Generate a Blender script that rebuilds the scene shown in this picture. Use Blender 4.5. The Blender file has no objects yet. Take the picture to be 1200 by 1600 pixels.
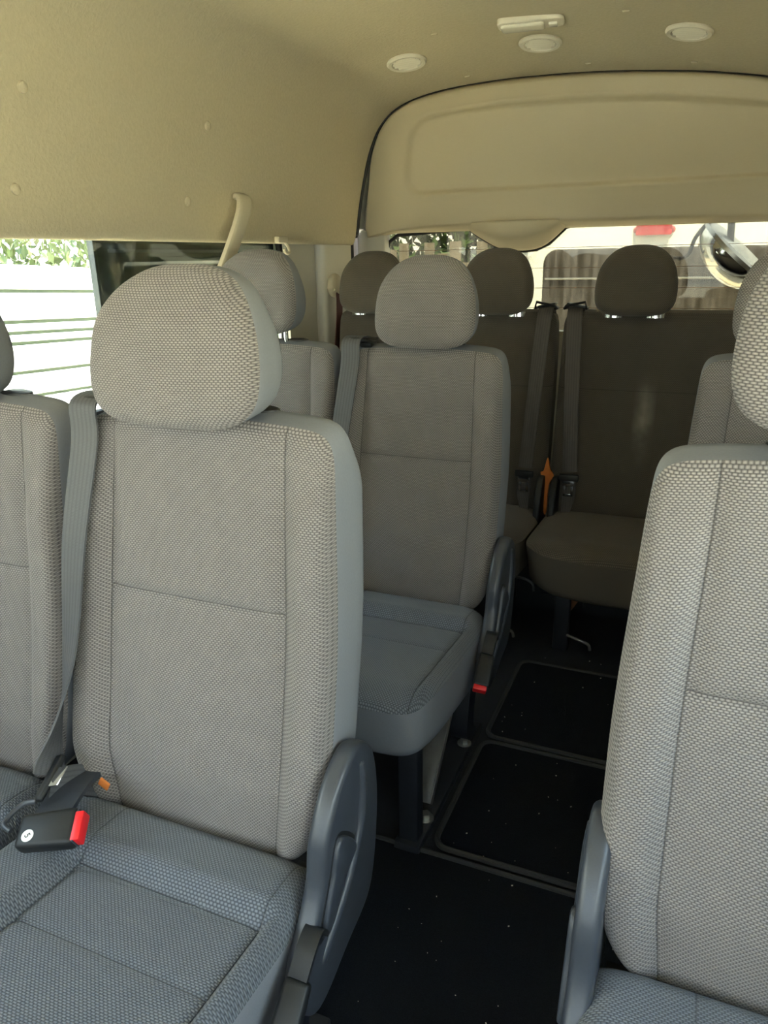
import bpy, bmesh, math, random
from mathutils import Vector, Matrix
random.seed(7)
S = bpy.context.scene
COL = S.collection
PI = math.pi

# ------------------------------------------------------------------ materials
def new_mat(name):
    m = bpy.data.materials.new(name); m.use_nodes = True
    nt = m.node_tree; nt.nodes.clear()
    out = nt.nodes.new('ShaderNodeOutputMaterial')
    b = nt.nodes.new('ShaderNodeBsdfPrincipled')
    nt.links.new(b.outputs[0], out.inputs[0])
    return m, nt, b, out

def mth(nt, op, a, b=None, c=None, clamp=False):
    n = nt.nodes.new('ShaderNodeMath'); n.operation = op; n.use_clamp = clamp
    for i, v in enumerate((a, b, c)):
        if v is None: continue
        if isinstance(v, (int, float)): n.inputs[i].default_value = v
        else: nt.links.new(v, n.inputs[i])
    return n.outputs[0]

def noise(nt, scale, detail=4, coord='Object', rough=.6):
    t = nt.nodes.new('ShaderNodeTexCoord'); n = nt.nodes.new('ShaderNodeTexNoise')
    n.inputs['Scale'].default_value = scale; n.inputs['Detail'].default_value = detail
    n.inputs['Roughness'].default_value = rough
    nt.links.new(t.outputs[coord], n.inputs['Vector'])
    return n.outputs['Fac']

def mixc(nt, fac, a, b):
    n = nt.nodes.new('ShaderNodeMix'); n.data_type = 'RGBA'
    if isinstance(fac, (int, float)): n.inputs[0].default_value = fac
    else: nt.links.new(fac, n.inputs[0])
    for i, v in ((6, a), (7, b)):
        if isinstance(v, (tuple, list)): n.inputs[i].default_value = (*v[:3], 1)
        else: nt.links.new(v, n.inputs[i])
    return n.outputs[2]

def bump(nt, b, h, dist=.001, strength=1.0):
    n = nt.nodes.new('ShaderNodeBump'); n.inputs['Distance'].default_value = dist
    n.inputs['Strength'].default_value = strength
    nt.links.new(h, n.inputs['Height']); nt.links.new(n.outputs[0], b.inputs['Normal'])

def simple(name, col, rough=.5, metal=0.0, var=.08, nscale=60, bdist=0.0, spec=.5, col2=None):
    m, nt, b, out = new_mat(name)
    f = noise(nt, nscale)
    c2 = col2 or tuple(max(0, c*(1-var*2)) for c in col)
    nt.links.new(mixc(nt, f, c2, tuple(min(1, c*(1+var)) for c in col)), b.inputs['Base Color'])
    b.inputs['Roughness'].default_value = rough; b.inputs['Metallic'].default_value = metal
    b.inputs['Specular IOR Level'].default_value = spec
    if bdist: bump(nt, b, f, bdist)
    return m

def weave(name, light, dark, vs=None, hs=(), hlim=None, stain=False, pu=.0054, pv=.0029, uoff=0.0):
    """honeycomb woven upholstery in metric UVs, with stitched seams at |u|=vs and v in hs"""
    m, nt, b, out = new_mat(name)
    uv = nt.nodes.new('ShaderNodeUVMap'); sp = nt.nodes.new('ShaderNodeSeparateXYZ')
    nt.links.new(uv.outputs[0], sp.inputs[0]); u, v = sp.outputs[0], sp.outputs[1]
    vv = mth(nt, 'DIVIDE', v, pv); row = mth(nt, 'FLOOR', vv)
    par = mth(nt, 'MULTIPLY', mth(nt, 'PINGPONG', row, 1.0), .5)
    uu = mth(nt, 'ADD', mth(nt, 'DIVIDE', u, pu), par)
    su = mth(nt, 'ABSOLUTE', mth(nt, 'SINE', mth(nt, 'MULTIPLY', uu, PI)))
    sv = mth(nt, 'ABSOLUTE', mth(nt, 'SINE', mth(nt, 'MULTIPLY', vv, PI)))
    h = mth(nt, 'MULTIPLY', mth(nt, 'POWER', su, .8), mth(nt, 'POWER', sv, .7))
    n1 = noise(nt, 25, 3, 'UV'); n2 = noise(nt, 900, 2, 'UV')
    fac = mth(nt, 'MULTIPLY', h, mth(nt, 'MULTIPLY_ADD', n2, .5, .75), clamp=True)
    col = mixc(nt, fac, dark, light)
    col = mixc(nt, mth(nt, 'MULTIPLY', n1, .22), col, tuple(c*.8 for c in dark))
    if stain:
        n3 = noise(nt, 7, 3, 'UV')
        d = mth(nt, 'MULTIPLY_ADD', mth(nt, 'ABSOLUTE', mth(nt, 'ADD', u, .145)), -28, 1.0, clamp=True)
        d2 = mth(nt, 'MULTIPLY_ADD', mth(nt, 'ABSOLUTE', mth(nt, 'ADD', v, -.03)), -7, 1.1, clamp=True)
        k = mth(nt, 'MULTIPLY', mth(nt, 'MULTIPLY', d, d2), mth(nt, 'MULTIPLY_ADD', n3, 4, -1.5, clamp=True), clamp=True)
        col = mixc(nt, mth(nt, 'MULTIPLY', k, .55), col, (.5, .46, .4))
    hh = h
    if uoff: u = mth(nt, 'SUBTRACT', u, uoff)
    lines = []
    if vs:
        lines.append(mth(nt, 'ABSOLUTE', mth(nt, 'SUBTRACT', mth(nt, 'ABSOLUTE', u), vs)))
    for y in hs:
        d = mth(nt, 'ABSOLUTE', mth(nt, 'SUBTRACT', v, y))
        if hlim: d = mth(nt, 'ADD', d, mth(nt, 'MULTIPLY', mth(nt, 'GREATER_THAN', mth(nt, 'ABSOLUTE', u), hlim), 1))
        lines.append(d)
    if lines:
        L = lines[0]
        for l in lines[1:]: L = mth(nt, 'MINIMUM', L, l)
        ln = mth(nt, 'SUBTRACT', 1, mth(nt, 'DIVIDE', L, .0016), clamp=True)
        col = mixc(nt, mth(nt, 'MULTIPLY', ln, .6), col, tuple(c*.45 for c in dark))
        hh = mth(nt, 'SUBTRACT', h, mth(nt, 'MULTIPLY', ln, 2.0))
    nt.links.new(col, b.inputs['Base Color'])
    b.inputs['Roughness'].default_value = .92
    b.inputs['Specular IOR Level'].default_value = .2
    b.inputs['Sheen Weight'].default_value = .15
    bump(nt, b, hh, .0009)
    return m

def glass_mat(name, tint, gloss=.06, dirt=0.0):
    m = bpy.data.materials.new(name); m.use_nodes = True
    nt = m.node_tree; nt.nodes.clear()
    out = nt.nodes.new('ShaderNodeOutputMaterial')
    t = nt.nodes.new('ShaderNodeBsdfTransparent'); t.inputs[0].default_value = (*tint, 1)
    g = nt.nodes.new('ShaderNodeBsdfGlossy'); g.inputs['Roughness'].default_value = .02
    mx = nt.nodes.new('ShaderNodeMixShader'); mx.inputs[0].default_value = gloss
    nt.links.new(t.outputs[0], mx.inputs[1]); nt.links.new(g.outputs[0], mx.inputs[2])
    last = mx.outputs[0]
    if dirt:
        tc = nt.nodes.new('ShaderNodeTexCoord'); mp = nt.nodes.new('ShaderNodeMapping')
        mp.inputs['Scale'].default_value = (38, 38, 3)
        nt.links.new(tc.outputs['Object'], mp.inputs[0])
        n = nt.nodes.new('ShaderNodeTexNoise'); n.inputs['Scale'].default_value = 1; n.inputs['Detail'].default_value = 6
        nt.links.new(mp.outputs[0], n.inputs['Vector'])
        n2 = noise(nt, 42, 2)
        f = mth(nt, 'MULTIPLY_ADD', n.outputs['Fac'], 2.2, -.8, clamp=True)
        f2 = mth(nt, 'MULTIPLY_ADD', n2, 9, -6.3, clamp=True)
        f = mth(nt, 'MULTIPLY', mth(nt, 'ADD', f, f2), dirt, clamp=True)
        d = nt.nodes.new('ShaderNodeBsdfTranslucent'); d.inputs[0].default_value = (.62, .57, .47, 1)
        mx2 = nt.nodes.new('ShaderNodeMixShader')
        nt.links.new(f, mx2.inputs[0]); nt.links.new(last, mx2.inputs[1]); nt.links.new(d.outputs[0], mx2.inputs[2])
        last = mx2.outputs[0]
    nt.links.new(last, out.inputs[0])
    return m

LT, DK = (.355, .325, .312), (.080, .073, .073)
M = {}
M['weave_back'] = weave('weave_backrest', LT, DK, vs=.137, hs=(.059,), hlim=.137)
M['weave_rear'] = weave('weave_rear_backrest', (.17, .145, .115), (.055, .046, .036), vs=None, hs=(.12,))  # same fabric as the front rows; back-row shade put into the colours
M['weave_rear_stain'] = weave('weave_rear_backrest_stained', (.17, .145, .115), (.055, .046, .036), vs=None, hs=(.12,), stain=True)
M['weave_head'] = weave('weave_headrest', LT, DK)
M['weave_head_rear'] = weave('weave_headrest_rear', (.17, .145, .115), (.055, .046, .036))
M['weave_cush'] = weave('weave_cushion', (.205, .225, .262), (.048, .055, .069), vs=.133, hs=(.105, 0.0), hlim=.133, uoff=.042)  # backrest fabric again, sky light painted in as a cooler, darker tone
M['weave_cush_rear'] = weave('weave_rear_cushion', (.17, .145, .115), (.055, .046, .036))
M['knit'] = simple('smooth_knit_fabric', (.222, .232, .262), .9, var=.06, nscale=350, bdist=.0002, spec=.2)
M['knit_rear'] = simple('smooth_knit_fabric_rear', (.135, .115, .088), .9, var=.06, nscale=350, bdist=.0002, spec=.2)  # front knit darkened so its colour carries the back-row shade
M['plastic'] = simple('charcoal_plastic', (.046, .052, .066), .36, var=.08, nscale=300, bdist=.00008)
M['black'] = simple('black_plastic', (.016, .017, .019), .45, var=.15, nscale=120, bdist=.0001, spec=.35)
M['blackmetal'] = simple('black_painted_steel', (.016, .018, .024), .45, var=.2, nscale=40)
M['steelplate'] = simple('worn_dark_steel', (.11, .105, .095), .35, metal=.0, var=.25, nscale=50)
M['chrome'] = simple('chrome', (.8, .8, .8), .12, metal=1, var=.03)
M['zinc'] = simple('zinc_steel', (.5, .5, .47), .35, metal=.9, var=.15, nscale=80)
M['red'] = simple('red_plastic', (.75, .012, .02), .4, var=.05)
M['white'] = simple('white_sticker', (.8, .8, .8), .5, var=.02)
M['orange'] = simple('orange_cloth', (.65, .19, .035), .8, var=.15, nscale=50)
M['brown'] = simple('brown_strap', (.22, .10, .05), .8, var=.2)
M['headliner'] = simple('beige_headliner_felt', (.575, .51, .37), .95, var=.07, nscale=130, bdist=.0012, spec=.1)
M['tanplastic'] = simple('tan_plastic_trim', (.50, .43, .295), .5, var=.03, nscale=400, bdist=.00012)
M['pillar'] = simple('pale_pillar_plastic', (.55, .53, .46), .5, var=.03, nscale=300, bdist=.0001)
M['cream'] = simple('cream_plastic', (.60, .54, .41), .42, var=.03, nscale=200)
M['ventcream'] = simple('pale_vent_plastic', (.74, .69, .58), .4, var=.03, nscale=200)
M['lens'] = simple('frosted_lens', (.75, .72, .62), .15, var=.03)
M['seal'] = simple('black_rubber_seal', (.012, .012, .012), .6, var=.1)
M['darkpanel'] = simple('dark_green_black_panel', (.010, .016, .016), .3, var=.12, nscale=20, spec=.5)
M['floor'] = simple('black_vinyl_floor', (.013, .015, .021), .7, var=.25, nscale=220, bdist=.0006)
M['mat'] = simple('black_carpet_mat', (.011, .0125, .016), .95, var=.5, nscale=700, bdist=.0015, spec=.1)
M['binding'] = simple('mat_binding', (.028, .028, .028), .8, var=.2, nscale=300)
M['crumb'] = simple('pale_crumb', (.65, .6, .5), .8)
M['redbelt'] = simple('maroon_webbing', (.10, .028, .024), .75, var=.15, nscale=300)
M['bodywhite'] = simple('white_car_paint', (.75, .76, .72), .25, var=.02, nscale=10)
M['shell'] = simple('outer_white_body', (.75, .76, .74), .3, var=.02, nscale=10)
M['carglass'] = simple('dark_car_glass', (.045, .038, .030), .6, var=.2, nscale=14, spec=.1)
M['taillamp'] = simple('red_lamp_lens', (.45, .03, .03), .2, var=.05)
M['fence'] = simple('white_fence_board', (.86, .87, .84), .6, var=.03, nscale=20)
M['fencegap'] = simple('grey_green_fence_rail', (.16, .19, .12), .7, var=.1)
M['wood'] = simple('weathered_paling', (.17, .14, .10), .9, var=.3, nscale=9)
M['leaf'] = simple('green_leaf', (.13, .17, .07), .5, var=.35, nscale=3)
M['leafdk'] = simple('dark_green_leaf', (.07, .13, .03), .6, var=.35, nscale=3)
M['concrete'] = simple('pale_concrete', (.60, .52, .38), .9, var=.08, nscale=3)
M['galv'] = simple('dark_grey_metal', (.09, .10, .11), .4, metal=.6, var=.1)
M['glass'] = glass_mat('side_glass', (.90, .96, .90))
M['glass_screen'] = glass_mat('windscreen_glass', (.66, .70, .68))  # out-of-view windscreen, dimmed to cut light on the middle row
M['glass_tint'] = glass_mat('tinted_side_glass', (.10, .105, .095))  # for the unseen right rear pane; tint added to hold back light
M['glass_rear'] = glass_mat('rear_glass', (.32, .32, .27), .03, dirt=.09)

def webbing(name, col):
    m, nt, b, out = new_mat(name)
    uv = nt.nodes.new('ShaderNodeUVMap'); sp = nt.nodes.new('ShaderNodeSeparateXYZ')
    nt.links.new(uv.outputs[0], sp.inputs[0])
    s = mth(nt, 'ABSOLUTE', mth(nt, 'SINE', mth(nt, 'MULTIPLY', sp.outputs[0], PI/.0075)))
    t = mth(nt, 'ABSOLUTE', mth(nt, 'SINE', mth(nt, 'MULTIPLY', mth(nt, 'ADD', sp.outputs[1], mth(nt, 'MULTIPLY', s, .001)), PI/.0022)))
    h = mth(nt, 'MULTIPLY', mth(nt, 'POWER', s, .5), mth(nt, 'MULTIPLY_ADD', t, .4, .6))
    nt.links.new(mixc(nt, h, tuple(c*.55 for c in col), col), b.inputs['Base Color'])
    b.inputs['Roughness'].default_value = .6; bump(nt, b, h, .0004)
    return m
M['web'] = webbing('grey_webbing', (.092, .092, .10))
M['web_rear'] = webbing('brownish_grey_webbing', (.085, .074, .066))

# ------------------------------------------------------------------ object helpers
def tag(o, label=None, cat=None, group=None, kind=None):
    if label: o['label'] = label
    if cat: o['category'] = cat
    if group: o['group'] = group
    if kind: o['kind'] = kind
    return o

def empty(name, loc=(0, 0, 0), label=None, cat=None, group=None):
    o = bpy.data.objects.new(name, None); COL.objects.link(o); o.location = loc
    o.empty_display_size = .05
    return tag(o, label, cat, group)

MESHCACHE = {}
def link(name, me, mat, parent=None, loc=(0, 0, 0), smooth=True):
    o = bpy.data.objects.new(name, me); COL.objects.link(o)
    if mat and not me.materials: me.materials.append(mat)
    if parent: o.parent = parent
    o.location = loc
    return o

def finish(name, bm, mat, parent=None, loc=(0, 0, 0), smooth=True, angle=40, normals=True):
    if normals: bmesh.ops.recalc_face_normals(bm, faces=bm.faces)
    me = bpy.data.meshes.new(name); bm.to_mesh(me); bm.free()
    if smooth:
        for p in me.polygons: p.use_smooth = True
        if angle: me.set_sharp_from_angle(angle=math.radians(angle))
    return link(name, me, mat, parent, loc)

def add_box(bm, c, s, rot=None, bev=0.0, seg=2):
    r = bmesh.ops.create_cube(bm, size=1); vs = r['verts']
    for v in vs: v.co = Vector((v.co.x*s[0], v.co.y*s[1], v.co.z*s[2]))
    if bev:
        es = list({e for v in vs for e in v.link_edges})
        rb = bmesh.ops.bevel(bm, geom=es, offset=bev, segments=seg, affect='EDGES', profile=.5)
        vs = list({v for f in rb['faces'] for v in f.verts} | {v for v in vs if v.is_valid})
    Mx = Matrix.Translation(c) @ (rot.to_4x4() if rot else Matrix.Identity(4))
    for v in vs: v.co = Mx @ v.co
    return vs

def box(name, c, s, mat, parent=None, rot=None, bev=.003):
    bm = bmesh.new(); add_box(bm, c, s, rot, bev); return finish(name, bm, mat, parent)

def add_tube(bm, pts, r, seg=10, cap=True):
    pts = [Vector(p) for p in pts]; rings = []
    up = Vector((0, 0, 1))
    for i, p in enumerate(pts):
        t = (pts[min(i+1, len(pts)-1)] - pts[max(i-1, 0)]).normalized()
        a = t.cross(up)
        if a.length < 1e-3: a = t.cross(Vector((1, 0, 0)))
        a.normalize(); b = t.cross(a).normalized()
        rr = r[i] if isinstance(r, (list, tuple)) else r
        rings.append([bm.verts.new(p + a*rr*math.cos(2*PI*k/seg) + b*rr*math.sin(2*PI*k/seg)) for k in range(seg)])
    for A, B in zip(rings, rings[1:]):
        for k in range(seg): bm.faces.new((A[k], A[(k+1) % seg], B[(k+1) % seg], B[k]))
    if cap: bm.faces.new(rings[0]); bm.faces.new(rings[-1])

def tube(name, pts, r, mat, parent=None, seg=10):
    bm = bmesh.new(); add_tube(bm, pts, r, seg); return finish(name, bm, mat, parent)

def catmull(pts, n=8):
    pts = [Vector(p) for p in pts]; out = []
    for i in range(len(pts)-1):
        p0 = pts[max(i-1, 0)]; p1 = pts[i]; p2 = pts[i+1]; p3 = pts[min(i+2, len(pts)-1)]
        for k in range(n):
            t = k/n
            out.append(.5*((2*p1) + (p2-p0)*t + (2*p0-5*p1+4*p2-p3)*t*t + (3*p1-p0-3*p2+p3)*t**3))
    out.append(pts[-1]); return out

def prism(name, outline, axis_fn, t0, t1, mat, parent=None, bev=.004, seg=3, angle=40):
    """outline: list of 2D pts; axis_fn(a,b,t)->3D"""
    bm = bmesh.new()
    A = [bm.verts.new(axis_fn(a, b, t0)) for a, b in outline]; B = [bm.verts.new(axis_fn(a, b, t1)) for a, b in outline]
    n = len(outline); fa = bm.faces.new(A); fb = bm.faces.new(list(reversed(B)))
    for i in range(n): bm.faces.new((A[i], B[i], B[(i+1) % n], A[(i+1) % n]))
    bmesh.ops.recalc_face_normals(bm, faces=bm.faces)
    if bev:
        es = [e for e in fa.edges] + [e for e in fb.edges]
        bmesh.ops.bevel(bm, geom=es, offset=bev, segments=seg, affect='EDGES', profile=.5)
    return finish(name, bm, mat, parent, angle=angle)

def smooth2d(pts, n=5):
    m = len(pts); out = []
    for i in range(m):
        p0, p1, p2, p3 = [Vector((*pts[(i+k-1) % m], 0)) for k in range(4)]
        for k in range(n):
            t = k/n
            q = .5*((2*p1) + (p2-p0)*t + (2*p0-5*p1+4*p2-p3)*t*t + (3*p1-p0-3*p2+p3)*t**3)
            out.append((q.x, q.y))
    return out

def ribbon(name, pts, wdirs, w, mat, parent=None, th=.0016, n=10):
    """seat belt webbing: pts path, wdirs width directions per point"""
    P = catmull(pts, n); W = catmull(wdirs, n)
    bm = bmesh.new(); uvl = bm.loops.layers.uv.new('UVMap'); rows = []; d = 0
    wl = w if isinstance(w, (list, tuple)) else None
    for i, p in enumerate(P):
        if i: d += (p-P[i-1]).length
        t = (P[min(i+1, len(P)-1)]-P[max(i-1, 0)]).normalized()
        a = W[i].normalized(); a = (a - t*a.dot(t)).normalized(); nn = a.cross(t).normalized()
        ww = w if not wl else (lambda s: wl[int(s)]*(1-(s % 1))+wl[min(int(s)+1, len(wl)-1)]*(s % 1))(i/n)
        rows.append((d, ww, [bm.verts.new(p - a*ww/2 + nn*th), bm.verts.new(p + a*ww/2 + nn*th),
                         bm.verts.new(p + a*ww/2 - nn*th), bm.verts.new(p - a*ww/2 - nn*th)]))
    for (d0, w0, A), (d1, w1, B) in zip(rows, rows[1:]):
        for k in range(4):
            f = bm.faces.new((A[k], A[(k+1) % 4], B[(k+1) % 4], B[k]))
            us = [0, w0, w0, 0]
            for lp, (uu, vv) in zip(f.loops, ((us[k], d0), (us[(k+1) % 4], d0), (us[(k+1) % 4], d1), (us[k], d1))):
                lp[uvl].uv = (uu, vv)
    bm.faces.new(rows[0][2]); bm.faces.new(rows[-1][2])
    return finish(name, bm, mat, parent, angle=50)

def sstep(a, b, x):
    t = max(0, min(1, (x-a)/(b-a))); return t*t*(3-2*t)

def pad(key, w, h, D, er, T, warp, nt_=8, nb=8, NU=64, NV=80, relief=None, back_round=.02):
    """upholstered pad: returns (front mesh, gusset+back mesh). a across, b up, c outward."""
    if key in MESHCACHE: return MESHCACHE[key]
    bm = bmesh.new(); uvl = bm.loops.layers.uv.new('UVMap')
    def sp(i, N):
        t = -1+2*i/N
        return math.copysign(1-(1-abs(t))**1.25, t)*.35+t*.65
    G = []; UVS = {}
    for j in range(NV+1):
        row = []
        for i in range(NU+1):
            u, v = sp(i, NU), sp(j, NV)
            r = max(abs(u), abs(v))
            n = nt_ if v > 0 else nb
            s = 1 if r < 1e-6 else r/((abs(u)**n+abs(v)**n)**(1/n))
            a, b = u*s*w/2, v*s*h/2
            # distance from edge
            edge = (1-r)*min(w, h)/2
            k = max(0, 1-edge/er)
            c = D*math.sqrt(max(0, 1-k**2.2))
            if relief: c += relief(a, b)*(1-k**2)
            vt = bm.verts.new(warp(a, b, c)); UVS[vt] = (a, b)
            row.append(vt)
        G.append(row)
    for j in range(NV):
        for i in range(NU):
            f = bm.faces.new((G[j][i], G[j][i+1], G[j+1][i+1], G[j+1][i]))
            for lp in f.loops: lp[uvl].uv = UVS[lp.vert]
    me1 = bpy.data.meshes.new(key+'_front')
    per = [(0, i) for i in range(NU)] + [(j, NU) for j in range(NV)] + [(NV, NU-i) for i in range(NU)] + [(NV-j, 0) for j in range(NV)]
    P = [UVS[G[j][i]] for j, i in per]
    bm.normal_update()
    bm.to_mesh(me1); bm.free()
    bm = bmesh.new(); rings = []
    back_round = min(back_round, .38*T)
    prof = [(0, 1.0), (-.004, 1.0), (-T*.3, 1.0), (-T*.6, 1.0), (-T+back_round, 1.0), (-T+back_round*.4, .985), (-T, .95), (-T, .6), (-T, .2)]
    for c, sc in prof:
        rings.append([bm.verts.new(warp(a*sc, b*sc, c)) for a, b in P])
    n = len(P)
    for A, B in zip(rings, rings[1:]):
        for k in range(n): bm.faces.new((A[k], B[k], B[(k+1) % n], A[(k+1) % n]))
    bm.faces.new(rings[-1])
    bmesh.ops.recalc_face_normals(bm, faces=bm.faces)
    me2 = bpy.data.meshes.new(key+'_side'); bm.to_mesh(me2); bm.free()
    for me in (me1, me2):
        for p in me.polygons: p.use_smooth = True
    MESHCACHE[key] = (me1, me2)
    return me1, me2

# ------------------------------------------------------------------ seat geometry (local: x centre, y from seat/back junction, z from floor)
def back_warp(w, rear=False):
    lean = .121 if not rear else .10
    z0, z1 = .325, .945
    if rear: z0, z1 = .27, .972
    def f(a, b, c):
        t = b/(z1-z0)+.5
        wf = 1 - .07*sstep(.22, 0, t) - .065*sstep(.45, 1.0, t) if not rear else 1-.008*sstep(.5, 1, t)
        y = lean*t + .010*math.sin(PI*min(1, max(0, t))) - .022*sstep(.22, -.02, t)*(-1)
        z = z0 + (z1-z0)*t
        # gusset tapers near the shoulders
        cc = c
        if c < 0: cc = c*(1-.45*sstep(.8, 1.0, t))*(1-.25*sstep(.25, 0, t))
        z -= .012*(a/(w/2))**2*sstep(.8, 1, t)*(0 if rear else 1)
        return Vector((a*wf, y-.001 - cc*.98, z - cc*.18))
    return f
def back_relief(a, b):
    t = b/.62+.5
    x = abs(a)
    bol = .020*sstep(.130, .165, x)*sstep(1.0, .7, t)
    val = -.004*math.exp(-((x-.137)/.007)**2)
    hs = -.0035*math.exp(-((b-.059)/.006)**2)*(x < .137) + (.004*sstep(.054, .069, b)*sstep(.137, .11, x))
    lum = .012*math.exp(-((t-.28)/.2)**2)*sstep(.14, .0, x)
    return bol+val+hs+lum
def rear_relief(a, b):
    return -.003*math.exp(-((b-.12)/.006)**2) + .006*math.exp(-(b/.2)**2)

def head_warp(a, b, c):
    t = b/.20+.5
    wf = 1 - .13*sstep(.35, 1, t) + .02*sstep(.5, .1, t)
    cc = c if c > 0 else c*(.62+.38*sstep(1.0, .3, t))
    return Vector((a*wf*(1 - .10*sstep(0, -.09, c)), .030*t + .018*sstep(.6, 1, t)*t - cc, b*(1-.04*sstep(0, -.09, c)) - .004*math.cos(a/.12*1.3)))
def head_rear_relief(a, b): return .012*(1-(a/.13)**2)

def cush_warp(L, rear=False):
    # b: -L/2 front .. L/2 back ; c up
    def f(a, b, c):
        s = b/L+.5
        y = -L + (L+.02)*s
        z = .365 - .05*s if not rear else .335-.03*s
        z += -.014*sstep(.14, 0, s)
        cc = c
        if c < 0:
            y += (-c)*.20*sstep(.5, 0, s)
            a = a*(1-.03*(-c/.11))
            cc = c*(1+.15*s)
        return Vector((a, y, z+cc))
    return f
def cush_relief(a, b):
    x = abs(a-.042)
    ins = sstep(.133, .150, x)                       # bolsters
    roll = sstep(.100, .135, b)
    k = max(ins*.9, roll)
    g = -.005*math.exp(-((x-.133)/.006)**2)*(b < .105) - .004*math.exp(-((b-.105)/.006)**2)*(x < .133) - .003*math.exp(-((b-.0)/.005)**2)*(x < .133)
    return .026*k + g - .012*sstep(.19, .235, b)
def cush_rear_relief(a, b): return .010*sstep(.23, .1, abs(b))

SW = .405
RECL = [(.060, .522), (.096, .500), (.114, .460), (.118, .385), (.100, .290), (.070, .245), (.0, .225), (-.065, .205), (-.105, .215), (-.128, .270), (-.113, .315), (-.082, .350), (-.060, .388), (-.048, .440), (-.012, .492), (.028, .518)]
LEVER = [(-.022, .428), (.002, .420), (.028, .382), (-.006, .362), (-.045, .322), (-.072, .318), (-.062, .348), (-.042, .385)]

def headrest(parent, x, raise_=0.0, rear=False, y=0.0, z=1.052):
    m1, m2 = pad('headrest', .236, .205, .016, .022, .078, head_warp, nt_=2.5, nb=4.0, NU=48, NV=48, relief=lambda a, b: .012*(1-(a/.12)**2)*(1-(b/.11)**2), back_round=.028)
    if rear: m1, m2 = m1.copy(), m2.copy(); m1.materials.clear(); m2.materials.clear()
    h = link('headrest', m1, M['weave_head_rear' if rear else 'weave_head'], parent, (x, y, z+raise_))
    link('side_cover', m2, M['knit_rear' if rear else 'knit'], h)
    for s in (-1, 1):
        tube('post', [(s*.062, .052 if not rear else .066, -.12-raise_), (s*.062, .050 if not rear else .06, -.05)], .0055, M['chrome'], h)
    return h

def seat_back(parent, x, hr_raise=0.0, sx=1.0, hx=None, hs=1.0, hy=.088):
    m1, m2 = pad('backrest', SW, .62, .014, .018, .100, back_warp(SW), nt_=16, nb=7, relief=back_relief)
    b = link('backrest', m1, M['weave_back'], parent, (x, 0, 0))
    b.scale = (sx, 1, 1)
    link('side_cover', m2, M['knit'], b)
    for s in (-1, 1):
        bm = bmesh.new(); add_tube(bm, [(s*.062, .165, .930), (s*.062, .165, .951), (s*.062, .165, .954)], [.021, .019, .012], 16)
        for v in bm.verts: v.co.x = s*.062 + (v.co.x-s*.062)*1.5
        finish('headrest_collar', bm, M['black'], b)
    h = headrest(parent, x if hx is None else hx, hr_raise, y=hy); h.scale = (hs, hs, 1)
    return b

def cushion(parent, x, w=SW+.005, L=.47, rear=False, sx=1.0):
    key = 'cush_rear' if rear else 'cush'
    m1, m2 = pad(key, w, L, .022, .04, .12, cush_warp(L, rear), nt_=14, nb=7, relief=cush_rear_relief if rear else cush_relief, NU=72, NV=72, back_round=.03)
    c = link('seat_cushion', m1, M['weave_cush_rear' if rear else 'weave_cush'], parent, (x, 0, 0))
    c.scale = (sx, 1, 1)
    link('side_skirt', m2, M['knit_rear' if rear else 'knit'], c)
    return c

def recliner(parent, x, side):
    """side=+1: aisle side is +x"""
    pr = smooth2d(RECL, 5)
    o = prism('recliner_cover', pr, lambda a, b, t: Vector((x+side*t, a, b)), 0.0, .030, M['plastic'], parent, bev=.010, seg=4)
    prism('recliner_lever', smooth2d(LEVER, 4), lambda a, b, t: Vector((x+side*t, a, b)), .024, .037, M['plastic'], o, bev=.004)
    prism('lever_slot', [(cx0+(a-cx0)*1.16, cy0+(bb-cy0)*1.08) for cx0, cy0 in [(-.02, .375)] for a, bb in smooth2d(LEVER, 4)], lambda a, b, t: Vector((x+side*t, a, b)), .0290, .0306, M['black'], o, bev=0)
    # raised rib around the lever
    rib = catmull([(x+side*.026, -.075, .272), (x+side*.030, -.030, .315), (x+side*.031, .012, .352), (x+side*.031, .046, .400), (x+side*.030, .060, .450), (x+side*.026, .062, .495)], 6)
    bm = bmesh.new(); add_tube(bm, rib, [.003]+[.0075]*(len(rib)-2)+[.003], 10); finish('moulded_rib', bm, M['plastic'], o)
    return o

def buckle(parent, loc, rot, sticker=False, stalk=None):
    """box buckle: local z is the long axis, release button at -z end"""
    e = bmesh.new()
    add_box(e, (0, 0, 0), (.042, .024, .072), None, .006, 3)
    for v in e.verts:
        v.co.x *= 1 + .10*(v.co.z < 0)
    b = finish('buckle', e, M['black'], parent)
    b.location = loc; b.rotation_euler = rot
    box('slot_frame', (0, 0, -.0362), (.040, .020, .003), M['plastic'], b, bev=.001)
    r = box('release_button', (.001, .001, -.0385), (.036, .019, .012), M['red'], b, bev=.002)
    return b

def oriented_buckle(parent, c, dbutton, up):
    """dbutton: direction in which the release button points; up: broad face normal"""
    d = Vector(dbutton).normalized(); n = Vector(up).normalized(); n = (n-d*n.dot(d)).normalized()
    zax = -d; yax = n; xax = yax.cross(zax)
    R = Matrix((xax, yax, zax)).transposed()
    b = buckle(parent, c, (0, 0, 0)); b.rotation_euler = R.to_euler(); return b, R


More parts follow.
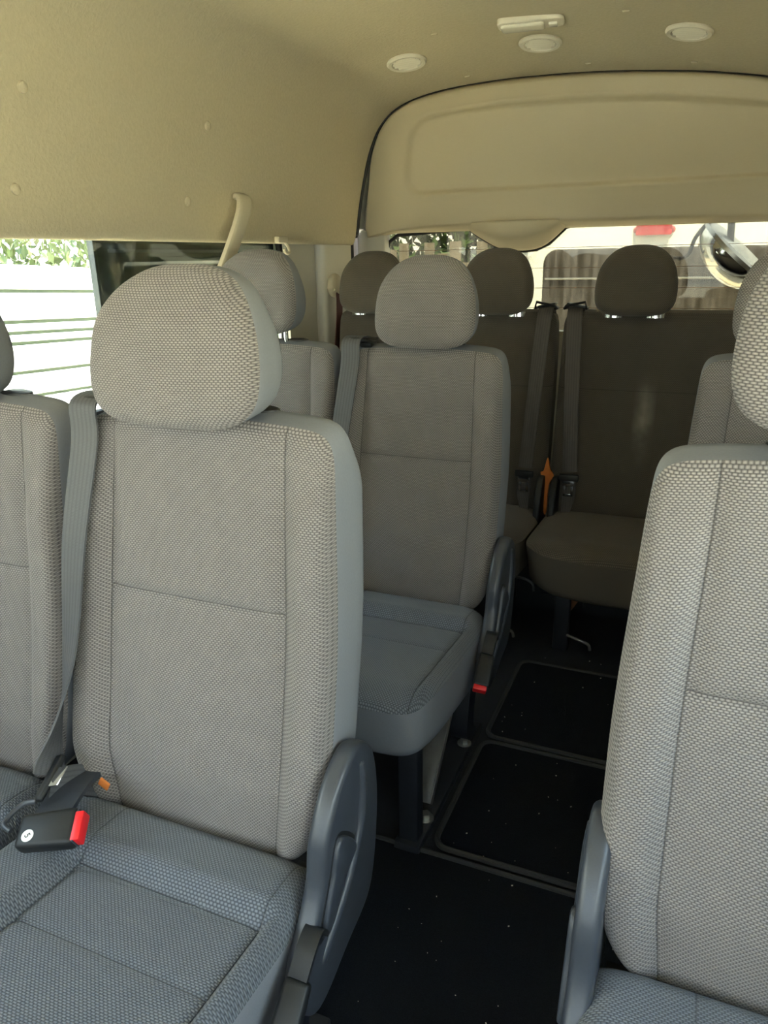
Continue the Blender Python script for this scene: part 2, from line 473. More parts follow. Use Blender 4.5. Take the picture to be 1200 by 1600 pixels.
def leg_frame(parent, x, aisle=1, depth=.84):
    f = box('floor_rail', (x, -.20, .012), (.055, .46, .024), M['blackmetal'], parent, bev=.004)
    for yb in (-.345, -.07):
        bm = bmesh.new(); add_tube(bm, [(x+.012*aisle, yb, .022), (x+.012*aisle, yb, .026)], .017, 18)
        add_tube(bm, [(x+.012*aisle, yb, .026), (x+.012*aisle, yb, .038)], .010, 6)
        finish('bolt', bm, M['zinc'], f)
    bm = bmesh.new(); add_box(bm, (x, -.40, .15), (.042, .035, .26), None, .005); finish('leg', bm, M['blackmetal'], parent)
    # rear leg kicks forward at its foot
    pts = catmull([(x, -.02, .02), (x, -.055, .06), (x, -.035, .16), (x, .02, .30)], 6)
    bm = bmesh.new()
    rows = []
    for p in pts: rows.append([bm.verts.new(p+Vector(d)) for d in ((-.022, -.028, 0), (.022, -.028, 0), (.022, .028, 0), (-.022, .028, 0))])
    for A, B in zip(rows, rows[1:]):
        for k in range(4): bm.faces.new((A[k], A[(k+1) % 4], B[(k+1) % 4], B[k]))
    bm.faces.new(rows[0]); bm.faces.new(rows[-1]); finish('leg', bm, M['blackmetal'], parent, angle=30)
    bm = bmesh.new()
    p0, p1 = Vector((x+aisle*.004, -.33, .05)), Vector((x+aisle*.004, -.12, .27)); d = (p1-p0); L = d.length
    rot = Vector((0, 0, 1)).rotation_difference(d.normalized()).to_matrix()
    add_box(bm, (p0+p1)/2-Vector((aisle*.012, 0, 0)), (.052, .005, L), rot, .001)
    add_box(bm, (p0+p1)/2+Vector((aisle*.014, 0, 0)), (.003, .018, L), rot, .0008)
    finish('brace', bm, M['steelplate'], parent)
    return f

def shoulder_belt_front(parent, x):
    """webbing from the guide on the wall-side shoulder of a backrest down to the centre buckle"""
    g = empty('belt_guide', (0, 0, 0)); g.parent = parent
    xs = x-.158
    bm = bmesh.new(); pts = catmull([(xs-.034, .125, .947), (xs-.03, .11, .958), (xs, .104, .962), (xs+.03, .108, .958), (xs+.036, .14, .953), (xs+.030, .165, .956), (xs-.030, .165, .956), (xs-.036, .14, .952), (xs-.034, .125, .947)], 4)
    add_tube(bm, pts, .0042, 8, cap=False)
    o = finish('guide_loop', bm, M['black'], parent)
    bpy.data.objects.remove(g)
    box('guide_flap', (xs+.022, .140, .952), (.030, .05, .012), M['black'], o, rot=Matrix.Rotation(.25, 3, 'X'), bev=.004)
    return xs

# ---------------------------------------------------------------- build benches
def bench(y0, label, xa, xw, sa, sw_, hr, hxa, hxw):
    r = empty('passenger_bench', (0, y0, 0), label, 'seat', None)
    for x, sx, (rr, hs, hy), hx in ((xa, sa, hr[0], hxa), (xw, sw_, hr[1], hxw)):
        seat_back(r, x, rr, sx, hx, hs, hy); cushion(r, x, sx=sx)
    half = SW/2*sa
    recliner(r, xa+half+.004, 1)
    leg_frame(r, xa+half-.045, 1); leg_frame(r, xw-.10, -1)
    tube('cross_tube', [(xw-.10, -.40, .25), (xa+.16, -.40, .25)], .012, M['blackmetal'], r)
    tube('cross_tube', [(xw-.10, -.03, .22), (xa+.16, -.03, .22)], .012, M['blackmetal'], r)
    xs = shoulder_belt_front(r, xa-.158*sa+.158)
    def fy(z):
        t = (z-.325)/.62; return .121*t+.01*math.sin(PI*t)-.014-.020*sstep(1, .7, t)-.010
    # shoulder webbing
    ribbon('shoulder_belt', [(xs-.005, .175, .935), (xs-.004, .145, .964), (xs-.006, fy(.95)-.002, .958), (xs-.008, fy(.90), .90), (xs-.018, fy(.76), .76), (xs-.030, fy(.60), .60), (xs-.044, -.010, .49), (xs-.022, -.064, .430)],
           [(1, 0, 0)]*4+[(1, -.1, 0), (.9, -.4, 0), (.5, -.85, -.1), (.15, -.88, -.42)], .048, M['web'], r)
    # aisle buckle on its strap
    xb = xa+half+.034
    ribbon('buckle_strap', [(xb-.004, -.070, .325), (xb-.002, -.085, .345), (xb, -.110, .340), (xb, -.135, .318)], [(1, 0, 0)]*4, .026, M['black'], r, th=.003)
    b, _ = oriented_buckle(r, (xb, -.160, .288), (.03, -.78, -.62), (.25, -.62, .78))
    b.scale = (.80, 1.25, 1.05)
    return r

benchA = bench(.704, 'large grey woven double bench in the left foreground, numbered black buckle on its cushion', -.6275, -1.078, 1.10, 1.0, ((-.008, 1.12, .070), (-.01, 1.0, .088)), -.634, -1.122)
benchB = bench(1.544, 'grey double bench in the middle row, behind the big left foreground bench', -.6125, -1.03, 1.045, 1.0, ((.0, 1.03, .088), (.022, 1.03, .088)), -.599, -1.052)

# centre buckle of front bench, with tongue and sticker
cb = empty('tmp'); bpy.data.objects.remove(cb)

bk, Rb = oriented_buckle(benchA, (-.752, -.134, .412), (.86, .36, .12), (.10, -.45, .88))
bk.scale = (1.1, 1.1, 1.12)
# round number sticker on the broad face
bm = bmesh.new(); bmesh.ops.create_circle(bm, cap_ends=True, radius=.0075, segments=28)
for v in bm.verts: v.co = Vector((v.co.x+.008, .0127, v.co.y+.020))
st = finish('number_sticker', bm, M['white'], bk)
cv = bpy.data.curves.new('sticker_digit', 'FONT'); cv.body = '5'; cv.size = .010; cv.align_x = 'CENTER'; cv.align_y = 'CENTER'; cv.extrude = .0001
dg = bpy.data.objects.new('digit', cv)
COL.objects.link(dg)
bpy.context.view_layer.update()
dme = bpy.data.meshes.new_from_object(dg.evaluated_get(bpy.context.evaluated_depsgraph_get()))
bpy.data.objects.remove(dg)
dgo = link('digit', dme, M['black'], bk)
dgo.matrix_local = Matrix.Translation((.008, .0131, .020)) @ Matrix.Rotation(math.radians(120), 4, 'Y') @ Matrix(((0, 1, 0), (0, 0, 1), (1, 0, 0))).to_4x4()
# stiff stalk the buckle hangs on
ribbon('buckle_stalk', [(-.822, .030, .385), (-.812, -.01, .398), (-.797, -.055, .406), (-.780, -.11, .400)], [(1, .25, .0)]*4, .050, M['plastic'], benchA, th=.004)
# belt tongue + webbing loop
tg = empty('x'); bpy.data.objects.remove(tg)
bm = bmesh.new(); add_box(bm, (0, 0, 0), (.072, .010, .016), None, .004, 3)
tongue = finish('belt_tongue', bm, M['black'], benchA)
tongue.location = (-.815, -.068, .432); tongue.rotation_euler = Matrix(((-.15, -.5, .85), (.88, .3, .35), (.42, -.8, -.4))).to_euler()
box('tongue_plate', (0.0, -.001, -.016), (.030, .0025, .03), M['chrome'], tongue, bev=.001)
ribbon('lap_belt', [(-.815, -.068, .426), (-.812, -.05, .412), (-.808, -.02, .395), (-.806, .02, .36)], [(-.15, .88, .42), (-.2, .8, .4), (-.3, .8, .3), (-.3, .8, .2)], .046, M['web'], benchA)
tube('buckle_loop', catmull([(-.815, -.145, .400), (-.832, -.14, .404), (-.830, -.11, .412), (-.812, -.10, .416)], 6), .004, M['plastic'], benchA)
box('orange_tag', (-.768, -.016, .396), (.018, .004, .014), M['orange'], benchA, rot=Matrix.Rotation(.5, 3, 'Y'), bev=.001)

# ---------------------------------------------------------------- single seats on the right
def single(y0, label, hr, x0, sx, hx, hs, hy):
    r = empty('single_seat', (0, y0, 0), label, 'seat')
    seat_back(r, x0, hr, sx, hx, hs, hy); cushion(r, x0, sx=sx)
    half = SW/2*sx
    recliner(r, x0-half+.018, -1)
    leg_frame(r, x0-half+.045, -1); leg_frame(r, x0+.14, 1)
    tube('cross_tube', [(x0-.16, -.40, .25), (x0+.14, -.40, .25)], .012, M['blackmetal'], r)
    tube('cross_tube', [(x0-.16, -.03, .22), (x0+.14, -.03, .22)], .012, M['blackmetal'], r)
    return r
single(.704, 'brightly lit grey woven single seat, cropped at the right edge in the foreground', .030, .170, 1.10, .158, 1.12, .070)
single(1.544, 'dim grey single seat half hidden behind the bright right foreground seat', .010, .195, 1.045, .165, 1.03, .088)

# ---------------------------------------------------------------- rear row: two double benches
def rear_bench(xc, label, heads, stained, inner, W):
    y0 = 2.40
    r = empty('rear_bench', (0, y0, 0), label, 'seat')
    m1, m2 = pad('rear_back%g' % W, W, .702, .028, .035, .075, back_warp(W, True), nt_=22, nb=10, NU=90, NV=70, relief=rear_relief)
    if stained: m1 = m1.copy(); m1.materials.clear()
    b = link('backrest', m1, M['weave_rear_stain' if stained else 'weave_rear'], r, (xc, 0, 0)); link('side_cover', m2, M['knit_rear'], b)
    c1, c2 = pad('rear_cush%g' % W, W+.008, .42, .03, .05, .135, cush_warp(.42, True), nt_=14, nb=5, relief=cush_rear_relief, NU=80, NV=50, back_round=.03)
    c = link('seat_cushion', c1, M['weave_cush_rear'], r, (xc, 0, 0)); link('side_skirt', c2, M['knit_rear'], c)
    for hx in heads:
        headrest(r, hx, 0, True, .02, 1.071)
        for s in (-1, 1):
            bm = bmesh.new(); add_tube(bm, [(hx+s*.062, .068, .958), (hx+s*.062, .068, .978), (hx+s*.062, .068, .981)], [.019, .018, .010], 14)
            for v in bm.verts: v.co.x = hx+s*.062+(v.co.x-hx-s*.062)*1.6
            finish('headrest_collar', bm, M['chrome'], r)
    # legs with latch hooks
    for lx in (xc-.30*(-1 if inner < 0 else 1)*0-.30, xc+.30):
        for ly in (-.33, -.03):
            l = box('leg', (lx, ly, .10), (.045, .03, .20), M['blackmetal'], r, bev=.004)
        tube('latch_hook', catmull([(lx+.02, -.345, .055), (lx+.06, -.36, .052), (lx+.085, -.355, .04), (lx+.09, -.35, .02)], 5), .0045, M['zinc'], r)
        tube('latch_hook', catmull([(lx+.02, -.05, .09), (lx+.06, -.06, .09), (lx+.085, -.06, .075), (lx+.09, -.06, .05)], 5), .0045, M['zinc'], r)
    tube('cross_tube', [(xc-.36, -.33, .185), (xc+.36, -.33, .185)], .012, M['blackmetal'], r)
    tube('cross_tube', [(xc-.36, -.03, .18), (xc+.36, -.03, .18)], .012, M['blackmetal'], r)
    # inner side black hinge cover
    xi = xc+inner*(W/2-.016)
    prism('hinge_cover', smooth2d([(-.07, .30), (-.065, .38), (-.02, .45), (.03, .44), (.05, .36), (.03, .28)], 5), lambda a, bb, t: Vector((xi+t, a-.02, bb)), 0, .022, M['black'], r, bev=.006)
    return r
XC1, XC2 = -.842, -.010
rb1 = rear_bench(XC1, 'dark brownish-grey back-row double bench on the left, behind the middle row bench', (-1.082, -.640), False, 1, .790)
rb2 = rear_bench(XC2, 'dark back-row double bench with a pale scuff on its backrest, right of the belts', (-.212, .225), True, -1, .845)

def rear_belt(parent, xt, xb, lean, dark):
    """belt over the top edge of the rear backrest down to a tongue"""
    bm = bmesh.new()
    s = lean
    pts = [(xt-.034, .06, .984), (xt-.030, .055, 1.004 if s < 0 else .992), (xt+.030, .055, .992 if s < 0 else 1.004), (xt+.034, .06, .984), (xt+.034, .10, .984), (xt-.034, .10, .984), (xt-.034, .06, .984)]
    add_tube(bm, pts, .0042, 8, cap=False)
    g = finish('belt_guide', bm, M['black'], parent)
    box('guide_flap', (xt, .085, .992), (.060, .04, .008), M['black'], g, rot=Matrix.Rotation(.18*s, 3, 'Y'), bev=.003)
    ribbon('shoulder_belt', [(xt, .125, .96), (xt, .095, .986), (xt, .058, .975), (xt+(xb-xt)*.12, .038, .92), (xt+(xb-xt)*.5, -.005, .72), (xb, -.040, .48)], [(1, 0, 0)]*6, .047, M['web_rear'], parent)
    # tongue
    t = box('belt_tongue', (xb, -.052, .463), (.062, .012, .022), M['black'], parent, bev=.004)
    bm = bmesh.new(); add_box(bm, (xb, -.055, .445), (.040, .003, .02), None, .001)
    add_box(bm, (xb-.012, -.055, .42), (.008, .003, .035), None, .001); add_box(bm, (xb+.012, -.055, .42), (.008, .003, .035), None, .001)
    add_box(bm, (xb, -.055, .405), (.032, .003, .009), None, .001)
    finish('tongue_plate', bm, M['chrome'], t)
    ribbon('lap_belt', [(xb, -.044, .455), (xb+.002*s, -.048, .40), (xb-.004*s, -.055, .35), (xb-.006*s, -.07, .325)], [(1, 0, 0)]*4, [.047, .044, .03, .012], M['web_rear'], parent)
rear_belt(rb1, -.483, -.505, -1, 0)
rear_belt(rb2, -.390, -.360, 1, 1)
# orange cloth poking up between the rear benches
oc = prism('orange_cloth', smooth2d([(-.440, .33), (-.443, .42), (-.458, .462), (-.448, .47), (-.437, .515), (-.426, .475), (-.414, .455), (-.428, .42), (-.431, .33)], 3),
           lambda a, b, t: Vector((a, t+.05*(b-.3), b)), 2.372, 2.380, M['orange'], None, bev=.001)
tag(oc, 'orange cloth strip poking up between the two back-row benches', 'cloth')
box('retaining_strap', (XC2-.285, -.27, .12), (.022, .004, .12), M['brown'], rb2, rot=Matrix.Rotation(.5, 3, 'Y'), bev=.001)

# ---------------------------------------------------------------- wall mounted belts
def wall_belt(y, z, label, web, x=-1.262):
    r = empty('seat_belt', (x, y, z), label, 'seat belt')
    bm = bmesh.new()
    bmesh.ops.create_uvsphere(bm, u_segments=24, v_segments=14, radius=1)
    for v in bm.verts:
        v.co = Vector((v.co.x*.024, v.co.y*.046*(1 if v.co.z < 0 else .85), v.co.z*.042))
    finish('anchor_cover', bm, M['cream'], r)
    bm = bmesh.new(); add_tube(bm, [(.012, -.036, -.012), (.012, .036, -.012)], .006)
    finish('slip_bar', bm, M['cream'], r)
    ribbon('webbing', [(.010, 0, -.008), (.016, 0, -.03), (.014, -.004, -.12), (.004, -.012, -.25), (.002, -.02, -.42)], [(0, 1, 0)]*5, .046, web, r)
    return r
wall_belt(2.50, 1.055, 'maroon seat belt hanging from a cream anchor on the rear left pillar', M['redbelt'], -1.252)
wall_belt(1.045, 1.045, 'seat belt with cream anchor on the pillar at the left edge of the photo', M['web'], -1.292)

# ---------------------------------------------------------------- van shell
CX = -.415
PROF = [(.866, 1.225), (.866, 1.205), (.860, 1.194), (.848, 1.198), (.838, 1.225), (.827, 1.30), (.803, 1.41), (.772, 1.51), (.725, 1.59), (.65, 1.645), (.52, 1.683), (.32, 1.708), (.12, 1.718), (0, 1.72)]
def prof_pts():
    P = [Vector((p[0], p[1], 0)) for p in PROF]
    P = catmull(P, 5)
    half = [(p.x, p.y) for p in P]
    return [(-a, z) for a, z in half] + [(a, z) for a, z in reversed(half[:-1])]
PP = prof_pts()
def sect(Y):
    drop = .034*sstep(2.25, 2.70, Y) + .10*sstep(.0, -.9, Y)
    out = []
    for a, z in PP:
        k = sstep(1.25, 1.65, z)
        out.append(Vector((CX+a, Y, z - drop*k - .055*a*k)))
    return out
def hz(x, Y):
    s = sect(Y); best = None
    for p, q in zip(s, s[1:]):
        if p.z > 1.45 and min(p.x, q.x) <= x <= max(p.x, q.x) and abs(q.x-p.x) > 1e-6:
            t = (x-p.x)/(q.x-p.x); return p.z+(q.z-p.z)*t
    return 1.7
bm = bmesh.new(); YS = [-.9+i*(2.69+.9)/60 for i in range(61)]
for si, Y in enumerate(YS): pass
rows = [[bm.verts.new(p) for p in sect(Y)] for Y in YS]
for A, B in zip(rows, rows[1:]):
    for i in range(len(A)-1): bm.faces.new((A[i], A[i+1], B[i+1], B[i]))
ce = finish('ceiling', bm, M['headliner'], angle=None, normals=True)
tag(ce, kind='structure')
# outer skin over the headliner
bm = bmesh.new()
rows = []
for Y in (-.95, 2.85):
    rows.append([bm.verts.new(Vector((CX+a*1.05, Y, 1.2+(z-1.2)*1.12-.02))) for a, z in PP if z > 1.25])
for i in range(len(rows[0])-1): bm.faces.new((rows[0][i], rows[0][i+1], rows[1][i+1], rows[1][i]))
o = finish('trim_1', bm, M['shell'], angle=None); tag(o, kind='structure')

# floor
bm = bmesh.new(); add_box(bm, (CX, .95, -.02), (1.80, 3.9, .04), None, 0)
tag(finish('floor', bm, M['floor'], smooth=False), kind='structure')

# side walls: boxes around windows
def wall(side, x, wins, mat=M['pillar']):
    s = -1 if side == 'left' else 1
    bm = bmesh.new()
    zb, zt = .80, 1.30
    xc = x+s*.03
    add_box(bm, (xc, .95, zb/2), (.05, 3.9, zb), None, 0)
    add_box(bm, (x+s*.004, .95, zb-.03), (.03, 3.7, .05), None, .010, 3)
    edges = [-1.0] + [v for w in wins for v in w] + [2.9]
    for a, b in zip(edges[0::2], edges[1::2]):
        add_box(bm, (xc, (a+b)/2, (zb+zt)/2), (.05, b-a, zt-zb), None, .004)
    add_box(bm, (x+s*.025, .95, 1.46), (.07, 3.9, .44), None, 0)
    o = finish('wall_'+side, bm, mat, smooth=True); tag(o, kind='structure'); return o
LW = -1.305; RW = LW + 1.78
WL = [(-.9, .42), (1.09, 2.265)]  # forward opening is out of view, widened to brighten the near seats
wall('left', LW, WL)
wall('right', RW, [(-.9, .42), (.47, .98), (1.5, 2.1)])  # all unseen; openings sized to shape the light along the cabin
k = 0
for s_, x_, n_ in ((-1, LW, 6), (1, RW, 7)):
    bm = bmesh.new(); add_box(bm, (x_+s_*.012, .95, 1.232), (.045, 3.7, .022), None, .004)
    tag(finish('trim_%d' % n_, bm, M['seal']), kind='structure')
def window(x, a, b, glass, s, frame=True):
    global k; k += 1
    bm = bmesh.new(); add_box(bm, (x+s*.045, (a+b)/2, 1.01), (.005, b-a-.01, .42), None, 0)
    g = finish('window_%d' % k, bm, glass, smooth=False); tag(g, kind='structure')
    bm = bmesh.new()
    z0, z1 = .80, 1.225
    pts = []
    r = .05
    for cy, cz, a0 in ((b-r, z1-r, 0), (a+r, z1-r, 90), (a+r, z0+r, 180), (b-r, z0+r, 270)):
        for q in range(5):
            an = math.radians(a0+q*22.5); pts.append(Vector((x+s*.03, cy+r*math.cos(an), cz+r*math.sin(an))))
    pts.append(pts[0]); add_tube(bm, pts, .012, 8, cap=False)
    finish('frame', bm, M['seal'], g)
    return g
window(LW, -.9, .42, M['glass'], -1)
wl = window(LW, 1.09, 2.265, M['glass'], -1)
window(RW, -.9, .42, M['glass'], 1)
window(RW, .47, .98, M['glass'], 1)
window(RW, 1.5, 2.1, M['glass_tint'], 1)
# dark pressed panel filling the rear upper half of the left window, and its post
dp = empty('window_blanking_panel', (LW-.06, 1.90, 1.1), 'dark panel with pressed ridges outside the left side window', 'panel')
bm = bmesh.new(); NY, NZ = 90, 40; G = []
for j in range(NZ+1):
    row = []
    for i in range(NY+1):
        y = -.452+.93*i/NY; z = -.14+.30*j/NZ
        d = 0
        # nested pressed rectangles
        e1 = min(y+.40, z+.16 if False else .08-z); e1 = min(e1, .45-y)
        e2 = min(y+.33, .045-z)
        d += .018*sstep(0, .010, e1) + .014*sstep(0, .008, e2)
        row.append(bm.verts.new((-d, y, z)))
    G.append(row)
for j in range(NZ):
    for i in range(NY): bm.faces.new((G[j][i], G[j][i+1], G[j+1][i+1], G[j+1][i]))
o = finish('pressed_sheet', bm, M['darkpanel'], dp, angle=35)
md = o.modifiers.new('t', 'SOLIDIFY'); md.thickness = .004
box('edge_post', (0, -.452, -.08), (.02, .012, .5), M['darkpanel'], dp, bev=.003)

# rear trim panel
def top_curve(n=90):
    """headliner section at the rear as outline of the panel"""
    s = [p for p in sect(2.69) if True]
    s = [p for p in s if p.z > 1.2]
    # strip curl
    mid = len(s)//2
    L = s[:mid+1]; R_ = s[mid:]
    i0 = max(range(len(L)), key=lambda i: -abs(L[i].z-1.225) if L[i].x > CX-.85 else -9)
    i1 = max(range(len(R_)), key=lambda i: -abs(R_[i].z-1.225) if R_[i].x < CX+.85 else -9)
    return [Vector(p) for p in L[i0:]+R_[1:i1+1]]
TC = top_curve()
def resample(P, n):
    d = [0]
    for p, q in zip(P, P[1:]): d.append(d[-1]+(q-p).length)
    out = []
    for i in range(n+1):
        t = d[-1]*i/n; k_ = 0
        while k_ < len(P)-2 and d[k_+1] < t: k_ += 1
        f = (t-d[k_])/max(1e-9, d[k_+1]-d[k_]); out.append(P[k_].lerp(P[k_+1], min(1, f)))
    return out
NX, NR = 160, 60
OUT = resample(TC, NX)
def panel_y(x, z): return 2.775 - .10*sstep(1.22, 1.68, z)
def rrect(x, z):
    """signed distance inside the pressed field of the rear panel"""
    hx = .635; cx = CX+.022
    top = 1.612 - .045*((x-cx)/.6)**2 - .055*(x-cx); bot = 1.365
    r = .07
    cz = (top+bot)/2; hzz = (top-bot)/2
    hx2 = hx + .055*(1-(z-bot)/(top-bot))
    qx, qz = abs(x-cx)-hx2+r, abs(z-cz)-hzz+r
    return -(math.hypot(max(qx, 0), max(qz, 0)) + min(max(qx, qz), 0) - r)
bm = bmesh.new(); G = []
for i, p in enumerate(OUT):
    # bottom counterpart
    xb = CX + (p.x-CX)*(.992)
    t = i/NX; xb = -1.255+(.425+1.255)*t
    zb = 1.236 - .012*sstep(.08, 0, t) - .0*t
    row = []
    for j in range(NR+1):
        v = j/NR; x = xb+(p.x-xb)*v; z = zb+(p.z-zb)*v
        y = panel_y(x, z)
        e = rrect(x, z)
        y += .014*sstep(-.006, .010, e) - .003*math.exp(-((e+.006)/.006)**2)
        edge = min(1-v, min(t, 1-t)*2.2)
        y += .03*(1-sstep(0, .035, edge))          # rolls back at its outer edge
        y += .05*(1-sstep(0, .06, v))**2          # rolls back over the glass
        row.append(bm.verts.new((x, y, z)))
    G.append(row)
for i in range(NX):
    for j in range(NR): bm.faces.new((G[i][j], G[i+1][j], G[i+1][j+1], G[i][j+1]))
rp = finish('tailgate_trim_panel', bm, M['tanplastic'], angle=None)
md = rp.modifiers.new('t', 'SOLIDIFY'); md.thickness = .004; md.offset = 0
tag(rp, 'beige plastic tailgate trim panel with pressed field above the rear window', 'panel')
# wiper motor bulge below it
bm = bmesh.new(); N = 40; G = []
ctl = catmull([(-.845, 1.238, 0), (-.79, 1.205, 0), (-.73, 1.176, 0), (-.66, 1.166, 0), (-.60, 1.170, 0), (-.555, 1.19, 0), (-.50, 1.238, 0)], 8)
for q in ctl:
    row = []
    for j in range(13):
        v = j/12; z = q.y+(1.262-q.y)*v
        w = max(0, math.sin(PI*(q.x+.845)/(.345)))
        y = 2.815 - (.07*w**.6+.0)*math.sin(min(1, v*1.6+.05)*PI/2) - .02*v
        row.append(bm.verts.new((q.x, y, z)))
    G.append(row)
for A, B in zip(G, G[1:]):
    for j in range(12): bm.faces.new((A[j], B[j], B[j+1], A[j+1]))
o = finish('wiper_motor_cover', bm, M['tanplastic'], rp, angle=None)
md = o.modifiers.new('t', 'SOLIDIFY'); md.thickness = .004
# rubber seal around the tailgate
bm = bmesh.new(); add_tube(bm, [Vector((p.x, 2.705, p.z+.004)) for p in OUT], .006, 8)
tag(finish('trim_2', bm, M['seal']), kind='structure')
# rear wall with window opening
bm = bmesh.new()
add_box(bm, (CX, 2.84, .44), (1.76, .05, .88), None, 0)
add_box(bm, (CX, 2.86, 1.50), (1.76, .04, .50), None, 0)
add_box(bm, (-1.245, 2.84, 1.05), (.12, .06, .40), None, .01)
add_box(bm, (.415, 2.84, 1.05), (.12, .06, .40), None, .01)
tag(finish('wall_rear', bm, M['pillar']), kind='structure')
bm = bmesh.new(); add_box(bm, (CX, 2.875, 1.06), (1.56, .005, .40), None, 0)
g = finish('window_rear', bm, M['glass_rear'], smooth=False); tag(g, kind='structure')
bm = bmesh.new()
for z in (.96, 1.03, 1.10, 1.17): add_box(bm, (CX, 2.871, z), (1.5, .0012, .0014), None, 0)
finish('defroster_lines', bm, M['brown'], g)
bm = bmesh.new(); zt = 1.238
pts = [(-1.195, 2.855, .9), (-1.195, 2.855, 1.17), (-1.185, 2.855, 1.205), (-1.15, 2.855, 1.228), (-.86, 2.855, 1.244), (-.845, 2.83, 1.236), (-.79, 2.83, 1.201), (-.73, 2.83, 1.171), (-.66, 2.83, 1.161), (-.60, 2.83, 1.165), (-.555, 2.83, 1.185), (-.50, 2.83, 1.236), (-.48, 2.855, 1.245), (.3, 2.855, 1.24), (.36, 2.855, 1.2), (.36, 2.855, .9)]
add_tube(bm, pts, .007, 8); finish('frame', bm, M['seal'], g)
# rear ledge behind seats
# D pillar trim and seam
for s, x in ((-1, LW), (1, RW)):
    bm = bmesh.new()
    add_box(bm, (x-s*.012, 2.575, 1.0), (.05, .23, .50), None, .018, 4)
    o = finish('trim_%d' % (3 if s < 0 else 4), bm, M['pillar']); tag(o, kind='structure')
bm = bmesh.new(); add_tube(bm, [(LW+.035, 2.70, .8), (LW+.030, 2.70, 1.23)], .007, 8)
tag(finish('trim_5', bm, M['seal']), kind='structure')

# front of the van (behind the viewer): dash wall and windscreen header
bm = bmesh.new(); add_box(bm, (CX, -.97, .40), (1.80, .05, .80), None, 0)
add_box(bm, (CX, -.93, 1.60), (1.70, .05, .12), None, 0)
tag(finish('wall_front', bm, M['plastic'], smooth=False), kind='structure')
bm = bmesh.new(); add_box(bm, (CX, -.965, 1.17), (1.70, .006, .74), None, 0)
tag(finish('window_front', bm, M['glass_screen'], smooth=False), kind='structure')

# ---------------------------------------------------------------- ceiling fittings
def vent(x, y, ang, label):
    z = hz(x, y)
    r = empty('air_vent', (x, y, z-.001), label, 'air vent', 'round ceiling air vents')
    # tilt to the headliner
    dzdx = (hz(x+.03, y)-hz(x-.03, y))/.06; dzdy = (hz(x, y+.05)-hz(x, y-.05))/.1
    r.rotation_euler = (math.atan(dzdy), -math.atan(dzdx), 0)
    bm = bmesh.new(); seg = 40; prof = [(.060, .002), (.061, -.004), (.056, -.009), (.046, -.008), (.043, -.002), (.042, .004)]
    rings = [[bm.verts.new((rr*math.cos(2*PI*q/seg), rr*math.sin(2*PI*q/seg), zz)) for q in range(seg)] for rr, zz in prof]
    for A, B in zip(rings, rings[1:]):
        for q in range(seg): bm.faces.new((A[q], A[(q+1) % seg], B[(q+1) % seg], B[q]))
    finish('ring', bm, M['ventcream'], r)
    bm = bmesh.new(); bmesh.ops.create_circle(bm, cap_ends=True, radius=.043, segments=32); finish('duct', bm, M['seal'], r)
    l = empty('louvre', (0, 0, 0)); bpy.data.objects.remove(l)
    for i in range(5):
        yy = -.030+.015*i; hw = math.sqrt(.042**2-yy*yy)
        bm = bmesh.new(); add_box(bm, (0, yy, -.005), (hw*2, .0075, .002), Matrix.Rotation(-.6, 3, 'X'), .0006)
        for v in bm.verts: v.co = Matrix.Rotation(ang, 3, 'Z') @ v.co
        finish('louvre', bm, M['ventcream'], r)
vent(-.925, 2.385, .25, 'round beige ceiling air vent, leftmost of the three')
vent(-.525, 2.40, .1, 'round beige ceiling air vent right beside the dome lamp')
vent(-.128, 2.36, .15, 'round beige ceiling air vent, rightmost of the three')
zl = hz(-.51, 2.18)
lp = empty('dome_lamp', (-.512, 2.215, zl), 'rectangular cream dome lamp on the ceiling', 'lamp')
lp.rotation_euler = (0, 0, .12)
def rr_out(hx, hy, r, n=6):
    out = []
    for cx_, cy_, a0 in ((hx-r, hy-r, 0), (-hx+r, hy-r, 90), (-hx+r, -hy+r, 180), (hx-r, -hy+r, 270)):
        for q in range(n+1):
            an = math.radians(a0+90*q/n); out.append((cx_+r*math.cos(an), cy_+r*math.sin(an)))
    return out
prism('housing', rr_out(.085, .040, .02), lambda a, b, t: Vector((a, b, t)), .004, -.012, M['ventcream'], lp, bev=.004)
prism('lens', rr_out(.056, .028, .012), lambda a, b, t: Vector((a-.020, b, t)), -.010, -.020, M['lens'], lp, bev=.005)
box('switch', (.058, .0, -.014), (.022, .030, .008), M['lens'], lp, bev=.002)
